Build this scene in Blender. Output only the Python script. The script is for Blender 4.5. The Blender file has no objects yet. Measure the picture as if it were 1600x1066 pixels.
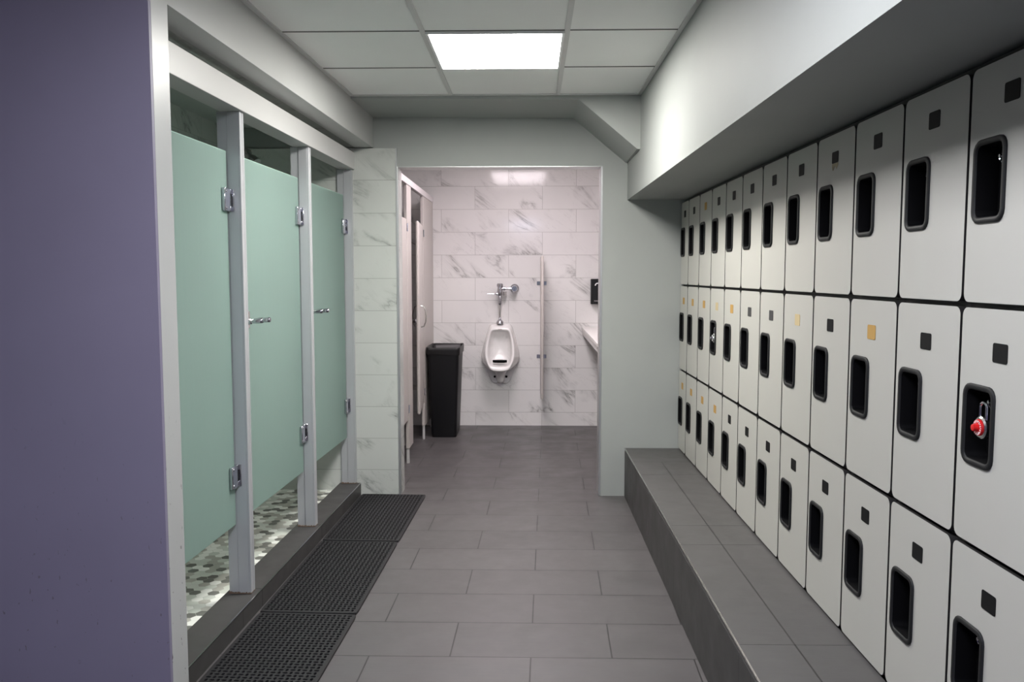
import bpy, bmesh, math, random
from mathutils import Vector, Matrix
random.seed(7)
scene = bpy.context.scene
COL = scene.collection
PI = math.pi

# ------------------------------------------------------------------ dimensions
YD = 5.32            # doorway wall
YB = 7.833           # restroom back wall
ZC = 2.433           # ceiling
LA = math.radians(1.65)      # the shower side runs slightly askew to the doorway wall
RA = math.radians(0.45)      # the locker side leans the other way
LP = Vector((-1.0, YD, 0))
Ld = Vector((math.sin(LA), math.cos(LA), 0)); Ln = Vector((-Ld.y, Ld.x, 0))
RP = Vector((0.947, YD, 0))
Rd = Vector((-math.sin(RA), math.cos(RA), 0)); Rn = Vector((Rd.y, -Rd.x, 0))

def Lw(s, n, z=0):   # shower side: s metres from doorway wall, n metres into showers
    p = LP - Ld * s + Ln * n
    return Vector((p.x, p.y, z))
def Rw(x, s, z=0):   # locker side: x metres behind locker faces, s metres from doorway wall
    p = RP + Rn * x - Rd * s
    return Vector((p.x, p.y, z))

# ------------------------------------------------------------------ mesh helpers
def rrect(w, h, r, seg=4):
    pts = []
    for cx, cy, a0 in ((w/2-r, h/2-r, 0), (-w/2+r, h/2-r, PI/2), (-w/2+r, -h/2+r, PI), (w/2-r, -h/2+r, 1.5*PI)):
        for i in range(seg+1):
            a = a0 + PI/2*i/seg
            pts.append((cx+r*math.cos(a), cy+r*math.sin(a)))
    return pts

class MB:
    def __init__(self): self.bm = bmesh.new(); self.mi = 0
    def _f(self, vs):
        try:
            f = self.bm.faces.new(vs); f.material_index = self.mi; return f
        except ValueError: return None
    def box(self, x0, x1, y0, y1, z0, z1, M=None):
        c = [Vector((x, y, z)) for z in (z0, z1) for y in (y0, y1) for x in (x0, x1)]
        if M: c = [M @ p for p in c]
        v = [self.bm.verts.new(p) for p in c]
        for q in ((0,2,3,1),(4,5,7,6),(0,1,5,4),(2,6,7,3),(0,4,6,2),(1,3,7,5)): self._f([v[i] for i in q])
        return self
    def loft(self, loops, cap0=True, cap1=True):
        rows = [[self.bm.verts.new(p) for p in L] for L in loops]
        n = len(rows[0])
        for a, b in zip(rows, rows[1:]):
            for i in range(n):
                j = (i+1) % n
                self._f([a[i], a[j], b[j], b[i]])
        if cap0: self._f(rows[0][::-1])
        if cap1: self._f(rows[-1])
        return rows
    def cyl(self, p0, p1, r0, r1=None, seg=16, caps=True):
        r1 = r0 if r1 is None else r1
        p0, p1 = Vector(p0), Vector(p1); d = (p1-p0).normalized()
        a = d.orthogonal().normalized(); b = d.cross(a)
        mk = lambda p, r: [p + (a*math.cos(2*PI*i/seg) + b*math.sin(2*PI*i/seg))*r for i in range(seg)]
        self.loft([mk(p0, r0), mk(p1, r1)], caps, caps); return self
    def lathe(self, prof, o, axis, seg=20):
        o = Vector(o); d = Vector(axis).normalized(); a = d.orthogonal().normalized(); b = d.cross(a)
        self.loft([[o + d*h + (a*math.cos(2*PI*i/seg) + b*math.sin(2*PI*i/seg))*max(r, 1e-4) for i in range(seg)] for r, h in prof]); return self
    def tube(self, pts, r, seg=10):
        pts = [Vector(p) for p in pts]; loops = []; a = None
        for i, p in enumerate(pts):
            t = (pts[min(i+1, len(pts)-1)] - pts[max(i-1, 0)]).normalized()
            a = t.orthogonal().normalized() if a is None else (a - t*a.dot(t)).normalized()
            b = t.cross(a)
            loops.append([p + (a*math.cos(2*PI*k/seg) + b*math.sin(2*PI*k/seg))*r for k in range(seg)])
        self.loft(loops); return self
    def ngon(self, pts):
        self._f([self.bm.verts.new(p) for p in pts]); return self
    def prism(self, poly, off):       # polygon (3d points) swept by the vector off
        off = Vector(off); self.loft([[Vector(p) for p in poly], [Vector(p)+off for p in poly]]); return self
    def build(self, name, mats, parent=None, bevel=0, bseg=2, smooth=True, angle=35, uv=(0, 0), recalc=True, matrix=None):
        bm = self.bm
        if matrix: bmesh.ops.transform(bm, matrix=matrix, verts=bm.verts)
        if recalc: bmesh.ops.recalc_face_normals(bm, faces=bm.faces)
        lay = bm.loops.layers.uv.new('UVMap')
        for f in bm.faces:
            n = f.normal; ax = max(range(3), key=lambda i: abs(n[i]))
            for l in f.loops:
                c = l.vert.co
                l[lay].uv = ((c.y, c.z), (c.x, c.z), (c.x, c.y))[ax]
                l[lay].uv = (l[lay].uv[0]+uv[0], l[lay].uv[1]+uv[1])
            f.smooth = smooth
        if smooth:
            lim = math.radians(angle)
            for e in bm.edges:
                if len(e.link_faces) != 2 or e.calc_face_angle(0) > lim: e.smooth = False
        me = bpy.data.meshes.new(name); bm.to_mesh(me); bm.free()
        for m in (mats if isinstance(mats, (list, tuple)) else [mats]): me.materials.append(m)
        o = bpy.data.objects.new(name, me); COL.objects.link(o)
        if parent: o.parent = parent
        if bevel:
            b = o.modifiers.new('bevel', 'BEVEL'); b.width = bevel; b.segments = bseg; b.limit_method = 'ANGLE'; b.angle_limit = math.radians(40)
        return o

def thing(name, label, cat, loc, rotz=0, group=None):
    o = bpy.data.objects.new(name, None); COL.objects.link(o); o.empty_display_size = .05
    o.location = loc; o.rotation_euler = (0, 0, rotz)
    o['label'] = label; o['category'] = cat
    if group: o['group'] = group
    return o
def tag(o, label, cat, group=None):
    o['label'] = label; o['category'] = cat
    if group: o['group'] = group
    return o
def struct(o, label=None):
    o['kind'] = 'structure'
    if label: o['label'] = label
    return o

# ------------------------------------------------------------------ materials
def mat(name, color, rough=.5, metal=0, spec=.5):
    m = bpy.data.materials.new(name); m.use_nodes = True
    p = m.node_tree.nodes['Principled BSDF']
    p.inputs['Base Color'].default_value = (*color, 1); p.inputs['Roughness'].default_value = rough
    p.inputs['Metallic'].default_value = metal; p.inputs['Specular IOR Level'].default_value = spec
    return m
class N:      # small node-graph helper
    def __init__(self, m): self.t = m.node_tree; self.p = self.t.nodes['Principled BSDF']
    def n(self, typ, **kw):
        x = self.t.nodes.new(typ)
        for k, v in kw.items():
            if k in x.inputs.keys(): x.inputs[k].default_value = v
            else: setattr(x, k, v)
        return x
    def l(self, a, b): self.t.links.new(a, b)
    def math(self, op, a, b=None, clamp=False):
        x = self.n('ShaderNodeMath', operation=op, use_clamp=clamp)
        for i, v in enumerate((a, b)):
            if v is None: continue
            if isinstance(v, (int, float)): x.inputs[i].default_value = v
            else: self.l(v, x.inputs[i])
        return x.outputs[0]
    def vmath(self, op, a, b):
        x = self.n('ShaderNodeVectorMath', operation=op)
        for i, v in enumerate((a, b)):
            if isinstance(v, tuple): x.inputs[i].default_value = v
            else: self.l(v, x.inputs[i])
        return x.outputs[0]
    def ramp(self, fac, stops):
        r = self.n('ShaderNodeValToRGB'); e = r.color_ramp.elements
        while len(e) < len(stops): e.new(.5)
        for k, (pos, c) in zip(e, stops):
            k.position = pos; k.color = (*c, 1) if isinstance(c, tuple) else (c, c, c, 1)
        self.l(fac, r.inputs[0]); return r.outputs[0]
    def mix(self, f, a, b, mode='MIX'):
        x = self.n('ShaderNodeMix', data_type='RGBA', blend_type=mode)
        for i, v in ((0, f), (6, a), (7, b)):
            if isinstance(v, (int, float)): x.inputs[i].default_value = v
            elif isinstance(v, tuple): x.inputs[i].default_value = (*v, 1)
            else: self.l(v, x.inputs[i])
        return x.outputs[2]
    def noise(self, vec, scale, detail=4, rough=.55, dist=0):
        x = self.n('ShaderNodeTexNoise'); x.inputs['Scale'].default_value = scale; x.inputs['Detail'].default_value = detail
        x.inputs['Roughness'].default_value = rough; x.inputs['Distortion'].default_value = dist
        if vec is not None: self.l(vec, x.inputs['Vector'])
        return x.outputs['Fac']
    def bump(self, h, strength=.2, dist=.002):
        b = self.n('ShaderNodeBump'); b.inputs['Strength'].default_value = strength; b.inputs['Distance'].default_value = dist
        self.l(h, b.inputs['Height']); self.l(b.outputs[0], self.p.inputs['Normal'])

def paint(name, color, rough=.45, speck=0, var=.06, sscale=38, sthr=.655):
    m = mat(name, color, rough, spec=.3); g = N(m)
    tc = g.n('ShaderNodeTexCoord').outputs['Object']
    v = g.noise(tc, 3, 5)
    c = g.mix(v, tuple(x*(1-var) for x in color), tuple(min(1, x*(1+var)) for x in color))
    if speck:
        mp = g.n('ShaderNodeMapping'); mp.inputs['Scale'].default_value = (1, 1, .5); g.l(tc, mp.inputs[0])
        s = g.ramp(g.noise(mp.outputs[0], sscale, 2), [(sthr, 0.), (sthr+.03, speck)])
        low = g.n('ShaderNodeSeparateXYZ'); g.l(tc, low.inputs[0])
        k = g.ramp(g.math('MULTIPLY', low.outputs[2], .8), [(.3, 1.), (.9, .0)])
        c = g.mix(g.math('MULTIPLY', s, k), c, (.08, .065, .06))
    g.l(c, g.p.inputs['Base Color'])
    g.bump(g.noise(tc, 180, 2), .08, .001)
    return m

def marble(name, bw, bh, tint=(1, 1, 1), off=.5, rough=.1, seed=0):
    m = mat(name, (.8, .8, .8), rough); g = N(m)
    uv = g.n('ShaderNodeUVMap').outputs[0]
    b = g.n('ShaderNodeTexBrick'); b.offset = off; b.offset_frequency = 2; b.squash = 1
    for k, v in {'Scale': 1, 'Mortar Size': .0016, 'Mortar Smooth': .1, 'Bias': 0, 'Brick Width': bw, 'Row Height': bh}.items(): b.inputs[k].default_value = v
    b.inputs['Color1'].default_value = (0, 0, 0, 1); b.inputs['Color2'].default_value = (1, 1, 1, 1); b.inputs['Mortar'].default_value = (.5, .5, .5, 1)
    g.l(uv, b.inputs['Vector'])
    rnd = g.vmath('MULTIPLY', b.outputs['Color'], (37.7+seed, 19.3, 11.1))
    v = g.vmath('ADD', uv, rnd)
    m1 = g.n('ShaderNodeMapping'); m1.inputs['Rotation'].default_value = (0, 0, math.radians(40)); g.l(v, m1.inputs[0])
    mp = g.n('ShaderNodeMapping'); mp.inputs['Scale'].default_value = (.5, 1.7, 1); g.l(m1.outputs[0], mp.inputs[0])
    n1 = g.noise(mp.outputs[0], 2.0, 7, .62, .9)
    d1 = g.math('ABSOLUTE', g.math('SUBTRACT', n1, .5))
    thin = g.ramp(d1, [(0., .8), (.008, .25), (.03, 0.)])
    smoke = g.ramp(d1, [(0., .5), (.07, 0.)])
    mask = g.ramp(g.noise(v, 2.6, 3), [(.50, 0.), (.68, 1.)])
    n2 = g.noise(mp.outputs[0], 4.5, 5, .6, 1.4)
    fine = g.ramp(g.math('ABSOLUTE', g.math('SUBTRACT', n2, .47)), [(0., .32), (.010, 0.)])
    mask2 = g.ramp(g.noise(v, 1.7, 2), [(.48, 0.), (.66, 1.)])
    f = g.math('ADD', g.math('MULTIPLY', g.math('ADD', g.math('MULTIPLY', thin, .8), g.math('MULTIPLY', smoke, .8)), mask), g.math('MULTIPLY', fine, mask2), True)
    cloud = g.noise(v, 3, 3)
    T = lambda c: tuple(x*y for x, y in zip(c, tint))
    base = g.mix(cloud, T((.74, .745, .73)), T((.83, .83, .815)))
    c = g.mix(f, base, T((.27, .27, .26)))
    c = g.mix(b.outputs['Fac'], c, T((.42, .42, .40)))
    g.l(c, g.p.inputs['Base Color'])
    g.l(g.ramp(b.outputs['Fac'], [(0, rough), (1, .6)]), g.p.inputs['Roughness'])
    return m

def slate(name, color, bw, bh, off=.5, shear=0, ox=0, oy=0, rough=.42, mortar=.003):
    m = mat(name, color, rough); g = N(m)
    uv = g.n('ShaderNodeUVMap').outputs[0]
    sx = g.n('ShaderNodeSeparateXYZ'); g.l(uv, sx.inputs[0])
    u = g.math('SUBTRACT', g.math('SUBTRACT', sx.outputs[0], g.math('MULTIPLY', g.math('SUBTRACT', sx.outputs[1], 3.627), shear)), ox)
    vv = g.math('SUBTRACT', sx.outputs[1], oy)
    cb = g.n('ShaderNodeCombineXYZ'); g.l(u, cb.inputs[0]); g.l(vv, cb.inputs[1])
    b = g.n('ShaderNodeTexBrick'); b.offset = off; b.offset_frequency = 2; b.squash = 1
    for k, v in {'Scale': 1, 'Mortar Size': mortar, 'Mortar Smooth': .2, 'Bias': 0, 'Brick Width': bw, 'Row Height': bh}.items(): b.inputs[k].default_value = v
    b.inputs['Color1'].default_value = (.0, .0, .0, 1); b.inputs['Color2'].default_value = (1, 1, 1, 1)
    g.l(cb.outputs[0], b.inputs['Vector'])
    mp = g.n('ShaderNodeMapping'); mp.inputs['Scale'].default_value = (3, 40, 1); g.l(cb.outputs[0], mp.inputs[0])
    streak = g.noise(mp.outputs[0], 3, 4)
    blot = g.noise(cb.outputs[0], 5, 4)
    f = g.math('ADD', g.math('MULTIPLY', streak, .35), g.math('ADD', g.math('MULTIPLY', blot, .45), g.math('MULTIPLY', b.outputs['Color'], .2)))
    c = g.mix(f, tuple(x*.72 for x in color), tuple(x*1.28 for x in color))
    c = g.mix(b.outputs['Fac'], c, tuple(x*.28 for x in color))
    g.l(c, g.p.inputs['Base Color'])
    g.l(g.ramp(blot, [(.3, rough-.08), (.7, rough+.1)]), g.p.inputs['Roughness'])
    g.bump(g.math('SUBTRACT', 1, b.outputs['Fac']), .25, .002)
    return m

def emit(name, color, strength):
    m = bpy.data.materials.new(name); m.use_nodes = True; t = m.node_tree
    t.nodes.clear(); e = t.nodes.new('ShaderNodeEmission'); o = t.nodes.new('ShaderNodeOutputMaterial')
    e.inputs[0].default_value = (*color, 1); e.inputs[1].default_value = strength; t.links.new(e.outputs[0], o.inputs[0])
    return m

def frosted(name, color, rough=.38):
    m = mat(name, color, rough); g = N(m); t = m.node_tree
    tc = g.n('ShaderNodeTexCoord').outputs['Object']
    mp = g.n('ShaderNodeMapping'); mp.inputs['Scale'].default_value = (1, 22, .35); g.l(tc, mp.inputs[0])
    st = g.noise(mp.outputs[0], 4, 3)
    c = g.mix(st, tuple(x*.93 for x in color), tuple(min(1, x*1.05) for x in color))
    g.l(c, g.p.inputs['Base Color']); g.p.inputs['Specular IOR Level'].default_value = .3
    tr = g.n('ShaderNodeBsdfTranslucent'); tr.inputs[0].default_value = (.69, .835, .79, 1)
    mx = g.n('ShaderNodeMixShader'); mx.inputs[0].default_value = .55
    g.l(g.p.outputs[0], mx.inputs[1]); g.l(tr.outputs[0], mx.inputs[2])
    g.l(mx.outputs[0], t.nodes['Material Output'].inputs[0])
    return m

M = {}
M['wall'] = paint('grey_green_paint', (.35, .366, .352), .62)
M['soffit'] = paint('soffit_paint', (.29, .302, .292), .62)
M['header'] = paint('pale_paint', (.41, .417, .41), .36, speck=.9, sscale=60, sthr=.67)
M['purple'] = paint('purple_paint', (.21, .19, .265), .5, var=.08, speck=.55, sscale=75, sthr=.70)
M['ceil'] = paint('ceiling_tile', (.90, .90, .885), .8, var=.03)
M['tbar'] = mat('ceiling_grid_metal', (.62, .62, .61), .5)
M['tgap'] = mat('ceiling_joint', (.22, .22, .21), .8)
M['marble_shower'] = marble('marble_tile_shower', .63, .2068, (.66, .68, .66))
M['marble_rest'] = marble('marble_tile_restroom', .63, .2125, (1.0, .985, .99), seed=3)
M['floor'] = slate('slate_floor_tile', (.090, .084, .085), .61, .3085, .5, .0215, -.291, 3.328)
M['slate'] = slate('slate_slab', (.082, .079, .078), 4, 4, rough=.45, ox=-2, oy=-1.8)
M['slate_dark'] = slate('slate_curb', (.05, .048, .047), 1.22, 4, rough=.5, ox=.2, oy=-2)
M['alu'] = mat('anodised_aluminium', (.47, .48, .50), .4, .3)
M['alu_trim'] = mat('aluminium_trim', (.52, .53, .53), .35, .8)
M['beam'] = mat('satin_beam', (.50, .50, .495), .42, .1)
M['chrome'] = mat('chrome', (.60, .60, .64), .1, 1)
M['foot'] = mat('bright_metal_foot', (.72, .71, .70), .3, .35)
M['steel'] = mat('brushed_steel', (.62, .61, .60), .25, 1)
M['glass'] = frosted('frosted_green_glass', (.365, .470, .442))
M['glass_edge'] = frosted('green_glass_edge', (.68, .92, .82), .15)
M['rust'] = mat('rusty_sealant', (.16, .11, .08), .9)
M['rubber'] = mat('black_rubber', (.012, .0118, .0132), .62, spec=.4)
M['locker'] = paint('white_laminate', (.475, .466, .432), .33, var=.02)
M['black'] = mat('black_plastic', (.003, .003, .0035), .7, spec=.05)
M['rim'] = mat('black_textured_plastic', (.014, .014, .0148), .55, spec=.25)
M['carcass'] = mat('black_locker_body', (.012, .011, .011), .6)
M['plate'] = mat('dark_plate', (.008, .008, .0085), .55, spec=.15)
M['plate_grey'] = mat('grey_plate', (.045, .045, .046), .5)
M['glue'] = paint('bare_yellow_board', (.48, .29, .09), .7, var=.25)
M['cream'] = paint('cream_board', (.55, .44, .26), .7, var=.15)
M['torn'] = paint('torn_label', (.40, .34, .24), .7, var=.2)
M['red'] = mat('red_plastic', (.62, .012, .014), .3)
M['white'] = mat('white_plastic', (.82, .82, .82), .4)
M['china'] = mat('white_china', (.80, .79, .78), .16)
M['can'] = mat('black_can', (.004, .004, .005), .45, spec=.3)
M['bag'] = mat('black_bag', (.007, .0065, .007), .4, spec=.4)
M['cubicle'] = mat('beige_partition', (.50, .465, .44), .4)
M['rail'] = mat('head_rail_metal', (.74, .70, .71), .4, .2)
M['counter'] = paint('white_counter', (.82, .80, .78), .25, var=.02)
M['grout'] = mat('hex_grout', (.6, .61, .57), .8)
M['hex_white'] = mat('hex_white', (.85, .86, .81), .35)
M['hex_pale'] = mat('hex_pale', (.62, .65, .59), .35)
M['hex_taupe'] = mat('hex_taupe', (.45, .445, .40), .35)
M['hex_dark'] = mat('hex_dark', (.17, .172, .155), .35)
M['panel_main'] = emit('main_light_diffuser', (1, .975, .92), 58)
M['panel_near'] = emit('near_light_diffuser', (.93, .945, 1), 40)
M['panel_rest'] = emit('restroom_light_diffuser', (1, .885, .93), 14)
M['panel_cool'] = emit('cool_light_diffuser', (.74, .765, 1), 54)
M['window'] = emit('frosted_window_daylight', (.80, .85, 1), .25)

# ------------------------------------------------------------------ setting: floor, ceiling, walls
b = MB()
b.box(-3.3, 1.4, -2.7, YB+.1, -.05, 0)
struct(b.build('floor', M['floor'], smooth=False))

b = MB(); b.box(-3.3, 1.4, -2.7, 4.745, ZC+.004, ZC+.05)
struct(b.build('ceiling', M['ceil'], smooth=False))
b = MB()
for i in range(-5, 3):
    X = -.4515 + .5985*i
    if X < 1.0: b.box(X-.011, X+.011, -2.6, 4.74, ZC-.001, ZC+.006)
b.mi = 1
for j in range(-10, 3):
    Y = 3.515 + .61*j
    b.box(-3.2, 1.0, Y-.004, Y+.004, ZC+.001, ZC+.006)
b.mi = 0
struct(b.build('trim_1', [M['tbar'], M['tgap']], smooth=False), 'metal grid of the suspended ceiling')
b = MB()                                     # wall angle of the ceiling grid, both long sides and far end
M4 = Matrix.Translation(LP) @ Matrix.Rotation(-LA, 4, 'Z')
b.box(0, .02, -2.90, -.58, ZC-.002, ZC+.003, M4)
M5 = Matrix.Translation(RP) @ Matrix.Rotation(RA, 4, 'Z')
b.box(-.362, -.340, -7.9, -.58, ZC-.002, ZC+.006, M5)
b.box(-1.01, .61, 4.727, 4.745, ZC-.002, ZC+.006)
struct(b.build('trim_2', M['tbar'], smooth=False), 'wall angle round the suspended ceiling')

# left header, white corner strip and purple return wall
b = MB()
b.box(-.115, 0, -2.91, 0, 2.233, 2.50, M4)
b.box(-.115, 0, -2.91, -2.807, 0, 2.233, M4)
struct(b.build('wall_left', M['header'], smooth=False), 'pale painted header and corner strip over the showers')
b = MB(); b.box(-2.3, -.0005, -2.925, -2.9105, 0, 2.50, M4)
struct(b.build('wall_front', M['purple'], smooth=False), 'purple painted wall left of the showers')
b = MB(); b.box(-.32, -.1155, -2.80, -.001, 2.235, 2.30, M4)
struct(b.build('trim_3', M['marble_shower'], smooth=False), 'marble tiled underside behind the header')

# doorway wall
DL, DR, DT = -.845, .441, 2.112
b = MB()
b.box(-2.4, DL-.012, YD, YD+.14, 0, 2.5)
b.box(DR, 1.3, YD, YD+.14, 0, 2.5)
b.box(DL-.012, DR, YD, YD+.14, DT, 2.5)
struct(b.build('wall_far', M['wall'], smooth=False), 'grey green wall with the restroom doorway')
b = MB(); b.box(-2.2, DL-.014, YD-.012, YD-.0005, 0, 2.228)
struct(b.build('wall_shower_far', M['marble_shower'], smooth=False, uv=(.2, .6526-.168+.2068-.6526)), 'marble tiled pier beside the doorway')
b = MB(); b.box(DL-.012, DL, YD+.004, YD+.14, 0, DT)
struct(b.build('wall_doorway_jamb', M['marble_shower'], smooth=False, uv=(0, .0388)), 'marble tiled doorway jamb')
b = MB()
b.box(DL-.014, DL-.004, YD-.014, YD-.002, 0, 2.228)
b.box(DL-.004, DL+.001, YD-.004, YD+.004, 0, DT)
b.box(DR-.003, DR+.009, YD-.003, YD+.142, 0.004, DT+.003)
b.box(DL-.004, DR+.009, YD-.003, YD+.142, DT-.0015, DT+.0025)
struct(b.build('trim_4', M['alu_trim'], smooth=False), 'thin metal edging round the doorway')

# stepped bulkhead in front of the doorway wall with its sloping end
b = MB()
y0, y1 = 4.745, YD
poly = [(-1.02, 2.50), (-1.02, 2.421), (.262, 2.410), (.592, 2.135), (.62, 2.135), (.62, 2.50)]
b.prism([(x, y0, z) for x, z in poly], (0, y1-y0-.0005, 0))
struct(b.build('trim_5', M['wall'], smooth=False), 'sloping bulkhead above the doorway')

# right soffit, wall behind lockers
b = MB()
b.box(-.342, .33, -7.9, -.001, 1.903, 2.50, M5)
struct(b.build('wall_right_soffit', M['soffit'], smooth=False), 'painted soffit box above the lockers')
b = MB(); b.box(.325, .36, -7.9, -.001, 0, 1.903, M5)
struct(b.build('wall_right', M['wall'], smooth=False))

# rest of the changing room behind the camera
b = MB(); b.box(-3.3, -3.2, -2.7, 2.6, 0, 2.5)
struct(b.build('wall_side', M['purple'], smooth=False))
b = MB()
b.box(-3.3, 1.4, -2.7, -2.6, 0, .9); b.box(-3.3, 1.4, -2.7, -2.6, 2.25, 2.5)
b.box(-3.3, -2.9, -2.7, -2.6, .9, 2.25); b.box(.5, 1.4, -2.7, -2.6, .9, 2.25)
struct(b.build('wall_back', M['purple'], smooth=False))
b = MB(); b.box(-2.9, .5, -2.68, -2.66, .9, 2.25)
w = struct(b.build('window_1', M['window'], smooth=False))
b = MB()
for x in (-2.9, -1.8, -.65, .45): b.box(x, x+.05, -2.66, -2.61, .9, 2.25)
b.box(-2.9, .5, -2.66, -2.61, .9, .95); b.box(-2.9, .5, -2.66, -2.61, 2.2, 2.25)
b.build('window_frame', M['white'], w)

# shower interior
b = MB()
b.box(-1.0, -.93, -2.80, -.02, 0, 2.5, M4)
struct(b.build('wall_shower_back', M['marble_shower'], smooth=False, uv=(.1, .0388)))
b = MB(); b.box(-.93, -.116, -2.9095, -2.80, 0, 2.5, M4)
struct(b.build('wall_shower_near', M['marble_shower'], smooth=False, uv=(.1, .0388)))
b = MB(); b.box(-1.0, -.321, -2.80, -.02, 2.36, 2.5, M4)
struct(b.build('ceiling_shower', M['wall'], smooth=False))
for s0 in (2.36, 1.42, .48):  # added fill spots with invented rings, only to brighten the mosaic floor
    p = Lw(s0, .60, 2.36)
    t = thing('shower_fill_light', 'added fill light above the mosaic floor of the %s shower stall' % {2.36: 'nearest', 1.42: 'middle', .48: 'farthest'}[s0], 'fill light', p, -LA)
    b = MB(); b.lathe([(.035, .0), (.055, -.0), (.055, -.006), (.034, -.004), (.034, .0)], (0, 0, 0), (0, 0, 1), 24); b.build('fill_light_ring', M['white'], t)
    ld = bpy.data.lights.new('fill_lamp', 'SPOT'); ld.energy = 24; ld.spot_size = math.radians(46); ld.spot_blend = .8; ld.shadow_soft_size = .03; ld.color = (1, .97, .92)
    lo = bpy.data.objects.new('fill_lamp', ld); COL.objects.link(lo); lo.parent = t; lo.location = (0, 0, -.012)
# hexagon mosaic floor
b = MB(); b.box(-.93, -.245, -2.80, -.0125, .001, .032, M4)
R = .0280; st = random.Random(5)
nx = int(.70/(1.5*R)); ny = int(2.80/(math.sqrt(3)*R))
for i in range(nx+1):
    for j in range(ny+1):
        cx = -.262 - i*1.5*R; cy = -.02 - R - j*math.sqrt(3)*R - (i % 2)*math.sqrt(3)/2*R
        if cy < -2.78 or cx < -.91: continue
        b.mi = st.choices((1, 2, 3, 4), (3, 3, 3, 3))[0]
        r = R*.965
        pts = [M4 @ Vector((min(cx + r*math.cos(a*PI/3), -.2455), cy + r*math.sin(a*PI/3), .0328)) for a in range(6)]
        b.ngon(pts)
struct(b.build('floor_shower', [M['grout'], M['hex_white'], M['hex_pale'], M['hex_taupe'], M['hex_dark']], smooth=False, recalc=False), 'hexagon mosaic shower floor')
# curb
b = MB()
for s0, s1 in ((.013, .93), (.932, 1.85), (1.852, 2.806)):
    b.box(-.245, -.1065, -s1, -s0, .0005, .08, M4)
struct(b.build('trim_6', M['slate_dark'], bevel=.002, bseg=1, smooth=False), 'dark slate shower curb')
b = MB(); b.box(-.110, -.1045, -2.806, -.013, .0785, .0812, M4)
struct(b.build('trim_7', M['steel'], smooth=False), 'worn edging along the shower curb')

# ------------------------------------------------------------------ restroom shell
b = MB(); b.box(-2.5, .8, YB, YB+.1, 0, 2.6)
struct(b.build('wall_restroom_back', M['marble_rest'], smooth=False, uv=(.842+.63, .2125-.128)))
b = MB(); b.box(.70, .8, YD+.14, YB-.0005, 0, 2.6)
struct(b.build('wall_restroom_right', M['marble_rest'], smooth=False, uv=(.1, .0845)))
b = MB(); b.box(-2.6, -2.4, YD+.1405, YB-.0005, 0, 2.6)
struct(b.build('wall_restroom_left', M['marble_rest'], smooth=False, uv=(.1, .0845)))
b = MB(); b.box(-2.4, -.86, YD+.1405, YD+.152, 0, 2.6)
struct(b.build('wall_restroom_front', M['marble_rest'], smooth=False, uv=(.1, .0845)))
b = MB(); b.box(-2.4, .70, YD+.1405, YB-.0005, 2.52, 2.6)
struct(b.build('ceiling_restroom', M['ceil'], smooth=False))

# ------------------------------------------------------------------ ceiling lights
def ceiling_light(cx, cy, w, d, z, m, label):
    t = thing('ceiling_light', label, 'ceiling light', (cx, cy, z), 0, 'flat ceiling light panels')
    b = MB(); f = .011
    for x0, x1, y0, y1 in ((-w/2, w/2, -d/2, -d/2+f), (-w/2, w/2, d/2-f, d/2), (-w/2, -w/2+f, -d/2+f, d/2-f), (w/2-f, w/2, -d/2+f, d/2-f)):
        b.box(x0, x1, y0, y1, -.008, .003)
    b.build('light_frame', M['white'], t, smooth=False)
    b = MB(); b.box(-w/2+f, w/2-f, -d/2+f, d/2-f, -.006, .002)
    b.build('diffuser', m, t, smooth=False)
ceiling_light(-.152, 3.82, .576, .60, ZC, M['panel_main'], 'square lit ceiling panel in front of the bulkhead over the walkway')
ceiling_light(-.152, 1.38, .576, .60, ZC, M['panel_near'], 'square lit ceiling panel overhead near the purple wall corner')
ceiling_light(-.152, -1.06, .576, .60, ZC, M['panel_cool'], 'cool white ceiling panel at the near end of the walkway')
ceiling_light(-.14, 6.22, .60, 1.2, 2.516, M['panel_rest'], 'long lit ceiling panel inside the tiled restroom')

# ------------------------------------------------------------------ bench
def bench():
    t = thing('tiled_bench', 'long low bench of dark grey slate tiles below the lockers', 'bench', Rw(-.17, 2.6), RA)
    o = 2.6
    b = MB()
    js = [.004, .72, 1.665, 1.93, 2.865, 3.8, 4.75, 5.3]
    for a, c in zip(js, js[1:]): b.box(-.171, .176, o-c+.001, o-a-.001, .297, .317)
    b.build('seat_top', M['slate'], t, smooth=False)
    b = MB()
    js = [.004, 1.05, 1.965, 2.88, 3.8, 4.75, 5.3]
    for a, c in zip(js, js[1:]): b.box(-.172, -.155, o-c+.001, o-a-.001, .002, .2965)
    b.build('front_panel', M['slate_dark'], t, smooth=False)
    b = MB(); b.box(-.1745, -.1695, -2.7, o-.004, .313, .3182)
    b.build('edge_trim', M['steel'], t, smooth=False)
    b = MB(); b.box(-.150, .17, -2.7, o-.004, .001, .296)
    b.build('core', M['slate_dark'], t, smooth=False)
bench()

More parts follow.
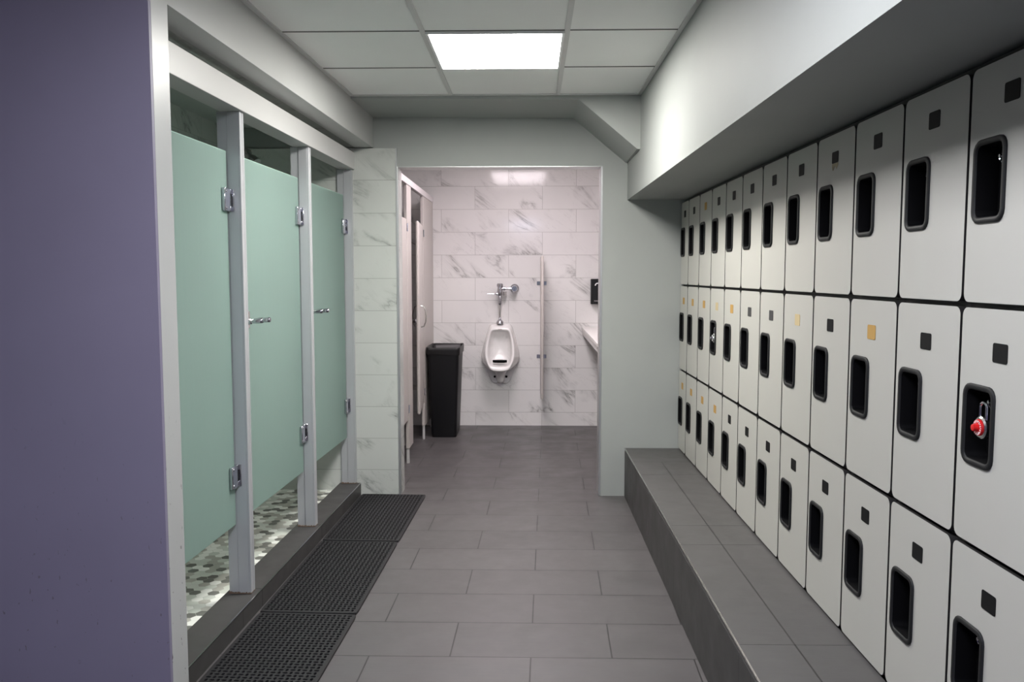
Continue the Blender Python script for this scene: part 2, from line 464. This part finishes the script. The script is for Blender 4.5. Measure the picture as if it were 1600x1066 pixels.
# ------------------------------------------------------------------ lockers
EDGE = [.045, -.243, -.556, -.864, -1.173, -1.482, -1.803, -2.124, -2.449, -2.772, -3.092, -3.416, -3.736]
EDGE[0] = -.004
ROWZ = [(1.367, 1.896), (.834, 1.367), (.321, .834)]
ROWN = ['top', 'middle', 'bottom']
ORD = ['first', 'second', 'third', 'fourth', 'fifth', 'sixth', 'seventh', 'eighth', 'ninth', 'tenth', 'eleventh', 'twelfth']
PLATES = ['ddydddddtddd', 'yyycyggcdydd', 'yyyydddddddd']
PDESC = {'d': 'dark plate', 'g': 'grey plate', 'y': 'yellow plate spot', 'c': 'cream plate spot', 't': 'half torn plate'}
PMAT = {'d': 'plate', 'g': 'plate_grey', 'y': 'glue', 'c': 'cream', 't': 'plate'}
LOCK = {}
cup_cache = {}
def cup_mesh(parent, yc, zc):
    b = MB()
    def loop(w, h, r, x): return [Vector((x, p[0]+yc, p[1]+zc)) for p in rrect(w, h, r, 4)]
    W, H = .124, .180
    b.mi = 0
    b.loft([loop(W, H, .026, .002), loop(W, H, .026, -.0035), loop(W-.004, H-.004, .025, -.0055),
            loop(W-.020, H-.020, .018, -.0055), loop(W-.026, H-.026, .016, -.002)], True, False)
    b.mi = 1
    b.loft([loop(W-.026, H-.026, .016, -.002), loop(W-.032, H-.032, .014, .045)], False, True)
    bmesh.ops.remove_doubles(b.bm, verts=b.bm.verts, dist=1e-5)
    for f in list(b.bm.faces):      # open the hidden back cap of the rim
        if all(abs(v.co.x-.002) < 1e-5 for v in f.verts): b.bm.faces.remove(f)
    return b.build('handle_cup', [M['rim'], M['black']], parent, angle=50)

def locker(col, row):
    y0, y1 = EDGE[col+1], EDGE[col]; w = y1-y0; z0, z1 = ROWZ[row]; h = z1-z0
    yc = (y0+y1)/2
    pk = PLATES[row][col]
    extra = ''
    if (row, col) == (1, 11): extra = ', red padlock'
    if (row, col) == (1, 3): extra = ', silver padlock'
    label = f'white locker in {ROWN[row]} row, {ORD[col]} from the doorway wall, {PDESC[pk]}{extra}'
    t = thing('locker', label, 'locker', Rw(0, -yc, z0), RA, 'white three tier lockers')
    g = .0052; gz = .006
    # carcass: black box with an opening for the cup
    b = MB(); b.box(.0205, .30, -w/2+.0005, w/2-.0005, .0005, h-.0005)
    # cup sinks into the carcass front: build it as a hollow around the cup
    b.bm.free(); b = MB()
    yc_c = w/2-.0895*min(1, w/.318); zc_c = h-.262
    cy0, cy1, cz0, cz1 = yc_c-.056, yc_c+.056, zc_c-.083, zc_c+.083
    b.box(.060, .30, -w/2+.0005, w/2-.0005, .0005, h-.0005)
    b.box(.0195, .0595, -w/2+.0005, cy0, .0005, h-.0005)
    b.box(.0195, .0595, cy1, w/2-.0005, .0005, h-.0005)
    b.box(.0195, .0595, cy0, cy1, .0005, cz0)
    b.box(.0195, .0595, cy0, cy1, cz1, h-.0005)
    b.build('locker_body', M['carcass'], t, smooth=False)
    # door with hole
    b = MB()
    dw, dh = w-2*g, h-2*gz-(.010 if row == 0 else 0)
    out = [Vector((0, p[0], p[1]+gz+dh/2)) for p in rrect(dw, dh, .019, 5)]
    inn = [Vector((0, p[0]+yc_c, p[1]+zc_c)) for p in rrect(.118, .174, .024, 4)]
    vo = [b.bm.verts.new(p) for p in out]; vi = [b.bm.verts.new(p) for p in inn]
    es = [b.bm.edges.new((L[i], L[(i+1) % len(L)])) for L in (vo, vi) for i in range(len(L))]
    bmesh.ops.triangle_fill(b.bm, use_beauty=True, use_dissolve=False, edges=es, normal=(-1, 0, 0))
    for f in b.bm.faces: f.material_index = 0
    b.mi = 1
    for L, rr in ((vo, 1), (vi, -1)):
        back = [b.bm.verts.new(v.co+Vector((.019, 0, 0))) for v in L]
        n = len(L)
        for i in range(n): b._f([L[i], L[(i+1) % n], back[(i+1) % n], back[i]])
    b.build('locker_door', [M['locker'], M['carcass']], t, smooth=False)
    cup_mesh(t, yc_c, zc_c)
    # hasp inside the cup
    b = MB()
    b.cyl((.0445, yc_c+.004, zc_c+.052), (.020, yc_c+.004, zc_c+.052), .0035, seg=8)
    b.tube([(.026, yc_c+.004 + .007*math.cos(a), zc_c+.047+.008*math.sin(a)) for a in [i*PI/5 for i in range(11)]], .0022, 6)
    b.build('lock_hasp', M['chrome'], t)
    # number plate
    b = MB()
    pw, ph = (.054, .041) if pk != 't' else (.054, .036)
    pz = h-.097 if row else h-.09
    b.prism([(-.0014, p[0], p[1]+pz) for p in rrect(pw, ph, .005, 3)], (.0012, 0, 0))
    o = b.build('number_plate', M[PMAT[pk]], t, smooth=False)
    if pk in 'yc': o['label'] = 'bare yellow patch where the plate was'
    if pk == 't':
        b = MB(); rr = random.Random(2)
        top = pz-.0185
        pts = [(-.026, top), (.026, top), (.026, top-.010)] + [(.02-.008*i, top-.010-rr.random()*.012) for i in range(5)] + [(-.026, top-.008)]
        b.prism([(-.0010, y, z) for y, z in pts], (.0008, 0, 0))
        b.build('torn_label', M['torn'], t, smooth=False)
    return t, yc, yc_c, zc_c, z0
for r in range(3):
    for c in range(12):
        LOCK[(r, c)] = locker(c, r)

def padlock(key, name, label, dialmat, knobmat, cat):
    t0, yc, ycc, zcc, z0 = LOCK[key]
    p = Rw(0, -(yc+ycc)+.008, z0+zcc)
    t = thing(name, label, cat, p, RA)
    cz = -.002; cx = .006
    b = MB()
    b.lathe([(.0, -.009), (.021, -.009), (.0245, -.006), (.0245, .006), (.021, .009), (0, .009)], (cx, 0, cz), (1, 0, 0), 28)
    b.build('lock_body', M['steel'], t)
    b = MB(); rr = .0125
    pts = [(cx, -rr, cz+.018), (cx, -rr, cz+.042)] + [(cx, -rr*math.cos(a), cz+.042+rr*math.sin(a)) for a in [PI*i/8 for i in range(1, 8)]] + [(cx, rr, cz+.042), (cx, rr, cz+.018)]
    b.tube(pts, .0035, 10); b.build('shackle', M['chrome'], t)
    b = MB(); b.lathe([(0, -.004), (.0170, -.004), (.0182, 0), (0, 0)], (cx-.0093, 0, cz), (1, 0, 0), 28)
    d = b.build('dial', dialmat, t)
    b = MB()
    for i in range(20):
        a = 2*PI*i/20; L = .0055 if i % 2 == 0 else .003
        Mr = Matrix.Translation((cx-.0137, 0, cz)) @ Matrix.Rotation(a, 4, 'X')
        b.box(-.0003, .0003, -.0009, .0009, .0162-L, .0162, Mr)
    b.build('dial_mark', M['white'], d, smooth=False)
    b = MB(); b.lathe([(.0085, .0), (.008, -.006), (.0072, -.010), (.005, -.011), (0, -.011)], (cx-.0135, 0, cz), (1, 0, 0), 20)
    b.build('knob', knobmat, t)
padlock((1, 11), 'combination_lock', 'silver combination padlock with red dial hanging in the nearest middle row locker', M['red'], M['red'], 'padlock')
padlock((1, 3), 'combination_lock', 'small silver padlock in the fourth locker of the middle row', M['steel'], M['chrome'], 'padlock')

# ------------------------------------------------------------------ shower frame and doors
t = thing('shower_enclosure', 'silver metal frame with three posts and header beam across the shower stalls', 'shower enclosure', Lw(1.4, .18, .08), -LA)
def loc(s, n, z): return Vector((.18-n, 1.4-s, z-.08))
def lbox(b, s0, s1, n0, n1, z0, z1, base=(1.4, .18, .08)):
    b.box(base[1]-n1, base[1]-n0, base[0]-s1, base[0]-s0, z0-base[2], z1-base[2])
b = MB(); lbox(b, .013, 2.805, .1165, .214, 2.095, 2.2)
b.build('header_beam', M['beam'], t, bevel=.002, smooth=False)
for s0, s1 in ((1.867, 1.912), (.921, .966), (.016, .040)):
    b = MB()
    lbox(b, s0, s1, .139, .1850, .084, 2.0945)
    lbox(b, s0+(s1-s0)*.42, s1, .131, .1388, .084, 2.0945)
    lbox(b, s0, s0+(s1-s0)*.36, .131, .1388, .084, 2.0945)
    lbox(b, s0+.003, s1-.003, .1862, .227, .084, 2.0945)
    p = b.build('post', M['alu'], t, bevel=.0012, bseg=1, smooth=False)
    b = MB(); rr = random.Random(3)
    for k in range(16):
        n = .131 + .096*k/16
        lbox(b, s0-.001, s1+.002+rr.random()*.003, n, n+.0062, .0812, .083+rr.random()*.006)
    b.build('post_base_sealant', M['rust'], p, smooth=False)

def shower_door(s0, s1, label, handle, pivot):
    # s0 = hinge side (far), s1 = near side
    base = (s0, .188, .385)
    t = thing('shower_door', label, 'shower door', Lw(s0, .188, .385), -LA, 'frosted green glass shower doors')
    b = MB(); lbox(b, s0, s1, .183, .193, .385, 1.935, base)
    o = b.build('glass_panel', [M['glass'], M['glass_edge']], t, smooth=False)
    for f in o.data.polygons:
        if abs(f.normal.x) < .9: f.material_index = 1
    bv = o.modifiers.new('bevel', 'BEVEL'); bv.width = .0065; bv.segments = 2; bv.material = 1
    for z0 in (.548, 1.690):
        b = MB()
        lbox(b, s0+.008, s0+.062, .168, .1825, z0, z0+.092, base)
        lbox(b, s0+.008, s0+.062, .1935, .206, z0, z0+.092, base)
        h = b.build('hinge', M['chrome'], t, bevel=.003)
        b = MB(); lbox(b, pivot, pivot+.005, .160, .212, z0, z0+.092, base)
        lbox(b, pivot+.0052, s0+.0075, .168, .205, z0, z0+.022, base)
        lbox(b, pivot+.0052, s0+.0075, .168, .205, z0+.070, z0+.092, base)
        b.build('hinge_plate', M['chrome'], h, bevel=.0012, bseg=1)
        b = MB(); c = lambda n, z: Vector((.188-n, s0-(pivot+.011), z-.385))
        b.cyl(c(.187, z0+.023), c(.187, z0+.069), .007, seg=14)
        b.build('knuckle', M['steel'], h)
        b = MB()
        for zz in (z0+.012, z0+.080):
            b.cyl((.188-.1665, -.045, zz-.385), (.188-.1685, -.045, zz-.385), .006, seg=12)
        b.build('screw', M['steel'], h)
    if handle:
        zh = 1.236; sh = handle
        b = MB()
        lbox(b, sh-.022, sh+.022, .172, .1825, zh-.035, zh+.040, base)
        hd = b.build('door_handle', M['steel'], t, bevel=.003)
        q = lambda n, z, s=sh: Vector((.188-n, s0-s, z-.385))
        b = MB()
        b.lathe([(.013, 0), (.013, .012), (.009, .016), (.012, .035), (.0135, .05), (.012, .064), (.0095, .067), (.0115, .070), (.0115, .094), (.009, .098), (0, .098)], q(.172, zh-.006), Vector((.97, -.0, .10)), 18)
        b.build('lever', M['chrome'], hd)
shower_door(1.926, 2.795, 'frosted green glass shower door nearest the purple wall', None, 1.9135)
shower_door(.981, 1.845, 'frosted green glass shower door in the middle, behind the nearest post', 1.76, .9675)
shower_door(.056, .900, 'frosted green glass shower door farthest away, next to the marble pier', .83, .0415)

# shower head on the far shower wall
hp = Vector((-1.80, YD-.0125, 2.20))
t = thing('chrome_shower', 'chrome shower head on a bent arm seen above the middle glass door', 'shower head', hp)
b = MB(); b.lathe([(.03, 0), (.03, -.004), (.014, -.010), (.0, -.010)], (0, 0, 0), (0, 1, 0)); b.build('wall_flange', M['steel'], t)
b = MB(); b.tube([(0, -.008, 0), (.01, -.06, .012), (.03, -.10, .008), (.055, -.13, -.02), (.07, -.15, -.04)], .010); b.build('shower_arm', M['steel'], t)
b = MB(); b.lathe([(.012, 0), (.016, .012), (.024, .03), (.029, .07), (.029, .085), (0, .085)], (.068, -.148, -.037), (.62, -.45, -.55)); b.build('spray_head', M['steel'], t)

# ------------------------------------------------------------------ drain mats
def mat_mesh():
    b = MB(); c = .0218; nx, ny = 18, 42; th = .011
    ox, oy = -nx*c/2, -ny*c/2; bm = b.bm
    V = {}
    def gv(i, j):
        if (i, j) not in V: V[(i, j)] = bm.verts.new((ox+i*c, oy+j*c, th))
        return V[(i, j)]
    hw, hl = .0056, .0098
    for i in range(nx):
        for j in range(ny):
            cx, cy = ox+(i+.5)*c, oy+(j+.5)*c
            hx, hy = (hl, hw) if (i+j) % 2 == 0 else (hw, hl)
            k = min(hx, hy)*.75
            pts = [(hx-k, -hy), (hx, -hy+k), (hx, hy-k), (hx-k, hy), (-hx+k, hy), (-hx, hy-k), (-hx, -hy+k), (-hx+k, -hy)]
            T = [bm.verts.new((cx+p[0], cy+p[1], th)) for p in pts]
            Bv = [bm.verts.new((cx+p[0]*.9, cy+p[1]*.9, .0015)) for p in pts]
            q = [gv(i, j), gv(i+1, j), gv(i+1, j+1), gv(i, j+1)]   # SW SE NE NW
            b._f([q[0], q[1], T[0], T[7]]); b._f([q[1], T[1], T[0]]); b._f([q[1], q[2], T[2], T[1]]); b._f([q[2], T[3], T[2]])
            b._f([q[2], q[3], T[4], T[3]]); b._f([q[3], T[5], T[4]]); b._f([q[3], q[0], T[6], T[5]]); b._f([q[0], T[7], T[6]])
            for a in range(8): b._f([T[a], T[(a+1) % 8], Bv[(a+1) % 8], Bv[a]])
            b._f(Bv)
    # border: frame strip around the perforated field
    per = [gv(i, 0) for i in range(nx+1)] + [gv(nx, j) for j in range(1, ny+1)] + [gv(i, ny) for i in range(nx-1, -1, -1)] + [gv(0, j) for j in range(ny-1, 0, -1)]
    def outw(v, e, z):
        x, y = v.co.x, v.co.y
        nxv = (1 if x > -ox-1e-5 else -1 if x < ox+1e-5 else 0); nyv = (1 if y > -oy-1e-5 else -1 if y < oy+1e-5 else 0)
        k = .75 if nxv and nyv else 1
        return bm.verts.new((x+nxv*e*k, y+nyv*e*k, z))
    o1 = [outw(v, .009, th) for v in per]; o2 = [outw(v, .012, th-.002) for v in per]; o3 = [outw(v, .012, 0) for v in per]
    n = len(per)
    for A, B in ((per, o1), (o1, o2), (o2, o3)):
        for i in range(n): b._f([A[i], B[i], B[(i+1) % n], A[(i+1) % n]])
    return b
m0 = None
MATL = ['black rubber drain mat farthest away, at the foot of the marble pier',
        'black rubber drain mat in the middle of the row of three along the curb',
        'black rubber drain mat nearest of three, closest to the purple wall']
for k, (sc, nc) in enumerate(((.497, -.112), (1.455, -.112), (2.405, -.116))):
    if m0 is None: o = m0 = mat_mesh().build('drain_mat', M['rubber'], smooth=False, recalc=False)
    else: o = m0.copy(); COL.objects.link(o)
    tag(o, MATL[k], 'mat', 'black rubber drain mats')
    o.location = Lw(sc, nc, .0006); o.rotation_euler = (0, 0, -LA + (0, .004, -.003)[k])
    sx = 1.0
# ------------------------------------------------------------------ restroom: urinal
ux = -.288
t = thing('urinal', 'white ceramic wall urinal on the marble wall', 'urinal', (ux, YB-.001, .40))
def sh(zc, rows):   # rows: (z, halfwidth) upper->lower, returns closed loop
    return [(hw, z) for z, hw in rows] + [(-hw, z) for z, hw in rows[::-1]]
def loopY(rows, yf):
    return [Vector((x, -yf(z), z-.40)) for x, z in sh(0, rows)]
OUT = [(.975, .04), (.972, .085), (.955, .108), (.90, .125), (.83, .145), (.76, .165), (.70, .178), (.66, .180), (.62, .172), (.585, .145), (.56, .11), (.55, .04)]
FR  = [(.955, .035), (.952, .075), (.935, .095), (.89, .112), (.83, .128), (.76, .140), (.70, .143), (.655, .136), (.61, .118), (.575, .10), (.553, .075), (.548, .03)]
RIM = [(.915, .03), (.913, .060), (.905, .078), (.87, .089), (.82, .100), (.76, .108), (.70, .108), (.66, .102), (.63, .094), (.61, .086), (.598, .068), (.596, .03)]
INB = [(.885, .025), (.884, .050), (.875, .062), (.85, .070), (.81, .078), (.76, .082), (.71, .082), (.67, .080), (.645, .077), (.628, .070), (.622, .055), (.621, .025)]
fy = lambda z: .135 + (.97-z)/.42*.165
b = MB()
def resample(rows): return rows
b.loft([loopY(OUT, lambda z: 0), loopY(OUT, lambda z: .06+(.97-z)*.12), loopY(FR, lambda z: fy(z)-.022), loopY([(z-.004 if z > .8 else z+.003, h-.006) for z, h in FR], lambda z: fy(z)-.004),
        loopY([((a+c)/2, (h+k)/2) for (a, h), (c, k) in zip(FR, RIM)], lambda z: fy(z)+.002),
        loopY([(z+.006 if z > .8 else z-.003, h+.007) for z, h in RIM], lambda z: fy(z)-.002), loopY(RIM, lambda z: fy(z)-.016), loopY(INB, lambda z: .05)], False, True)
u = b.build('bowl', M['china'], t, angle=60)
ss = u.modifiers.new('s', 'SUBSURF'); ss.levels = 2; ss.render_levels = 2
b = MB()       # lower trap cover and wall plate
b.loft([[Vector((x*k, -y*k2-yo, z-.40)) for x, y in [(.085, 0), (.075, .09), (.045, .13), (0, .14), (-.045, .13), (-.075, .09), (-.085, 0)]] for z, k, k2, yo in ((.565, 1, 1.5, 0), (.53, .74, 1.25, 0), (.49, .55, 1.05, 0), (.45, .45, .9, 0), (.43, .42, .85, 0), (.424, .34, .7, 0))])
b.build('trap_cover', M['china'], t, angle=60)
b = MB()
pl = [(.15, .60), (.125, .53), (.095, .45), (.085, .425), (.06, .41), (-.06, .41), (-.085, .425), (-.095, .45), (-.125, .53), (-.15, .60)]
b.prism([(x, 0, z-.40) for x, z in pl], (0, -.025, 0)); b.build('wall_plate', M['china'], t, bevel=.006)
b = MB()
for x in (-.055, .055): b.cyl((x, -.0255, .072), (x, -.034, .072), .011, seg=12)
b.build('plate_bolt', M['black'], t)
b = MB(); rr = random.Random(4)
b.prism([(.062*math.cos(a)*(1+.1*math.sin(5*a)), -fy(.62)+.06+.034*math.sin(a), .213+.012) for a in [2*PI*i/28 for i in range(28)]], (0, 0, .022))
b.build('drain_screen', M['black'], t)
b = MB(); b.box(-.018, .018, -fy(.928)-.0042, -fy(.928)+.004, .528-.003, .528+.003); b.build('maker_mark', M['cubicle'], t, smooth=False)

t = thing('flush_valve', 'chrome flush valve and pipe above the white urinal', 'flush valve', (ux-.003, YB-.001, .985))
D = -.085
b = MB(); b.lathe([(.034, -.012), (.034, .008), (.026, .02), (.012, .034), (.010, .05)], (0, D, 0), (0, 0, 1)); b.build('spud_nut', M['chrome'], t)
b = MB(); b.cyl((0, D, .03), (0, D, .17), .0095, seg=14); b.build('tail_pipe', M['steel'], t)
b = MB(); b.lathe([(.010, .165), (.015, .172), (.018, .19), (.020, .23), (.017, .25), (.024, .26), (.026, .30), (.024, .33), (.030, .336), (.030, .358), (.024, .366), (0, .366)], (0, D, 0), (0, 0, 1)); b.build('valve_body', M['chrome'], t)
b = MB(); b.lathe([(.017, -.015), (.017, -.035), (.013, -.04), (.0065, -.045), (.006, -.115), (.007, -.12), (0, -.12)], (0, D, .268), (1, 0, 0), 14); b.build('flush_lever', M['chrome'], t)
b = MB(); b.cyl((.02, D, .318), (.12, D, .318), .012, seg=14); b.lathe([(.018, .03), (.018, .05)], (0, D, .318), (1, 0, 0)); b.lathe([(.017, .085), (.017, .10)], (0, D, .318), (1, 0, 0)); b.build('supply_pipe', M['chrome'], t)
b = MB(); b.lathe([(.024, -.03), (.028, -.02), (.028, .02), (.022, .03), (.018, .07)], (.135, D, .318), (0, 1, 0)); b.lathe([(.02, .05), (.042, .075), (.042, .0845)], (.135, D, .318), (0, 1, 0)); b.build('stop_valve', M['chrome'], t)
b = MB(); b.lathe([(.016, 0), (.016, -.035), (0, -.038)], (.045, D+.01, .29), (0, 0, 1)); b.build('vacuum_cap', M['steel'], t)

# urinal divider
t = thing('urinal_divider', 'narrow beige privacy panel fixed to the tiled wall right of the urinal', 'divider', (.098, YB, .30))
b = MB(); b.box(-.0125, .0125, -.47, -.004, .02, 1.30); b.build('panel', M['cubicle'], t, bevel=.011, bseg=4)
for z in (.345, 1.035):
    b = MB()
    for s in (-1, 1):
        x0, x1 = sorted((s*.013, s*.017)); b.box(x0, x1, -.05, -.001, z, z+.035)
        x0, x1 = sorted((s*.013, s*.045)); b.box(x0, x1, -.006, -.001, z, z+.035)
        b.cyl((s*.033, -.006, z+.0175), (s*.033, -.010, z+.0175), .007, seg=10)
    b.build('bracket', M['chrome'], t, smooth=False)

# soap dispenser
t = thing('soap_dispenser', 'black soap dispenser with white arc mark on the tiled wall above the counter', 'dispenser', (.615, YB-.001, 1.158))
b = MB(); b.box(-.06, .06, -.09, 0, 0, .235); b.build('dispenser_case', M['can'], t, bevel=.006)
b = MB(); b.tube([(.022*math.cos(a), -.0905, .172+.022*math.sin(a)) for a in [PI*i/12 for i in range(13)]], .0055, 6); b.build('arc_mark', M['white'], t)
b = MB()
for i in range(6): b.box(-.03+.01*i, -.03+.01*i+.006, -.0912, -.0902, .028, .034)
b.build('maker_mark', M['rail'], t, smooth=False)

# counter
t = thing('vanity_counter', 'white counter along the right restroom wall below the soap dispenser', 'counter', (.59, 6.7, .90))
b = MB(); b.box(-.118, .109, -1.225, 1.131, .015, .045); b.build('counter_top', M['counter'], t, bevel=.003)
b = MB(); b.box(-.108, -.09, -1.225, 1.131, -.03, .0145); b.build('apron', M['counter'], t)
b = MB()
for y in (-.9, 0, .9): b.prism([(.109, y, -.20), (.109, y, .0), (-.085, y, .0), (-.085, y, -.02)], (0, .03, 0))
b.build('support_bracket', M['rail'], t, smooth=False)

# ------------------------------------------------------------------ trash can
t = thing('trash_can', 'tall slim black trash can with a bag liner beside the stalls', 'trash can', (-.768, 7.43, 0))
b = MB()
def rl(w, d, r, z): return [Vector((p[0], p[1], z)) for p in rrect(w, d, r, 5)]
b.loft([rl(.215, .39, .022, .002), rl(.220, .395, .026, .02), rl(.278, .46, .03, .775), rl(.276, .458, .028, .775), rl(.236, .40, .026, .30)], True, True)
b.build('can_body', M['can'], t, angle=50)
b = MB(); rr = random.Random(8)
outl = rrect(.292, .474, .03, 10); n = len(outl)
L = []
for k, (sc, z, amp) in enumerate(((1.0, .735, .008), (1.012, .772, .004), (1.012, .793, .003), (.995, .800, .003), (.95, .792, .004), (.89, .73, .010), (.78, .55, .012), (.70, .36, .012))):
    L.append([Vector((p[0]*sc*(1+rr.uniform(-1, 1)*amp*4*(k > 3)), p[1]*sc*(1+rr.uniform(-1, 1)*amp*2*(k > 3)), z+rr.uniform(-1, 1)*amp)) for p in outl])
b.loft(L, False, False); b.build('bag_liner', M['bag'], t, angle=70)

# ------------------------------------------------------------------ toilet cubicles
XS = -.935
t = thing('toilet_cubicle_front', 'beige toilet cubicle front with pilasters, head rail and metal feet', 'toilet partition', (XS, 6.7, 0))
Y = lambda v: v-6.7
for y0, y1, zb in ((7.135, YB-.002, .12), (6.205, 6.42, .115), (5.475, 5.56, .115)):
    b = MB(); b.box(-.013, .013, Y(y0), Y(y1), zb, 2.10)
    p = b.build('pilaster', M['cubicle'], t, bevel=.004)
    b = MB(); b.box(-.010, .010, Y(y0)+.012, Y(y0)+.032, .0, zb-.001); b.build('metal_foot', M['foot'], p, bevel=.002)
    if y1-y0 > .3:
        b = MB(); b.box(-.010, .010, Y(y1)-.10, Y(y1)-.08, .0, zb-.001); b.build('metal_foot', M['foot'], p, bevel=.002)
b = MB(); b.box(-.018, .018, Y(5.475), Y(YB-.002), 2.101, 2.15); b.build('head_rail', M['rail'], t, bevel=.003)
b = MB(); b.box(-1.40, -.0135, Y(6.30), Y(6.325), .12, 1.85); b.build('side_panel', M['cubicle'], t, bevel=.004)

def stall_door(hy, width, ang, label, pull):
    t = thing('cubicle_door', label, 'cubicle door', (XS, hy, .333), ang, 'beige toilet cubicle doors')
    b = MB(); b.box(-.0125, .0125, -width, -.004, 0, 1.515)
    b.build('door_panel', M['cubicle'], t, bevel=.0115, bseg=4)
    for z in (.06, 1.42):
        b = MB(); b.cyl((.016, -.002, z), (.016, -.002, z+.06), .007, seg=10); b.build('hinge', M['chrome'], t)
    if pull:
        for s in (-1, 1):
            b = MB(); yh = -width+.20
            b.tube([(s*.0128, yh, .68), (s*.035, yh, .685), (s*.05, yh, .72), (s*.055, yh, .765), (s*.05, yh, .81), (s*.035, yh, .845), (s*.0128, yh, .85)], .006)
            b.build('pull_handle', M['steel'], t)
        b = MB(); b.lathe([(.025, 0), (.025, -.008), (.016, -.012), (.012, -.03), (0, -.03)], (-.0128, -width+.06, .735), (1, 0, 0)); b.build('latch', M['chrome'], t)
stall_door(7.122, .66, math.radians(4.5), 'beige cubicle door standing slightly ajar beside the trash can', True)
stall_door(6.195, .62, 0, 'closed beige cubicle door just inside the doorway', False)

# ------------------------------------------------------------------ camera, world, view
cam = bpy.data.cameras.new('camera'); co = bpy.data.objects.new('camera', cam); COL.objects.link(co)
cam.sensor_width = 36; cam.lens = 1300/1600*36; cam.clip_start = .05
co.location = (0, 0, 1.434)
co.rotation_euler = (PI/2 - math.atan(104/1300), 0, math.atan(30/1300))
scene.camera = co
w = bpy.data.worlds.new('world'); w.use_nodes = True; scene.world = w
w.node_tree.nodes['Background'].inputs[0].default_value = (.6, .65, .75, 1); w.node_tree.nodes['Background'].inputs[1].default_value = .3
vs = scene.view_settings
vs.view_transform = 'Standard'; vs.look = 'None'; vs.gamma = 1; vs.exposure = .2; vs.use_curve_mapping = False
scene.cycles.max_bounces = 10; scene.cycles.diffuse_bounces = 7
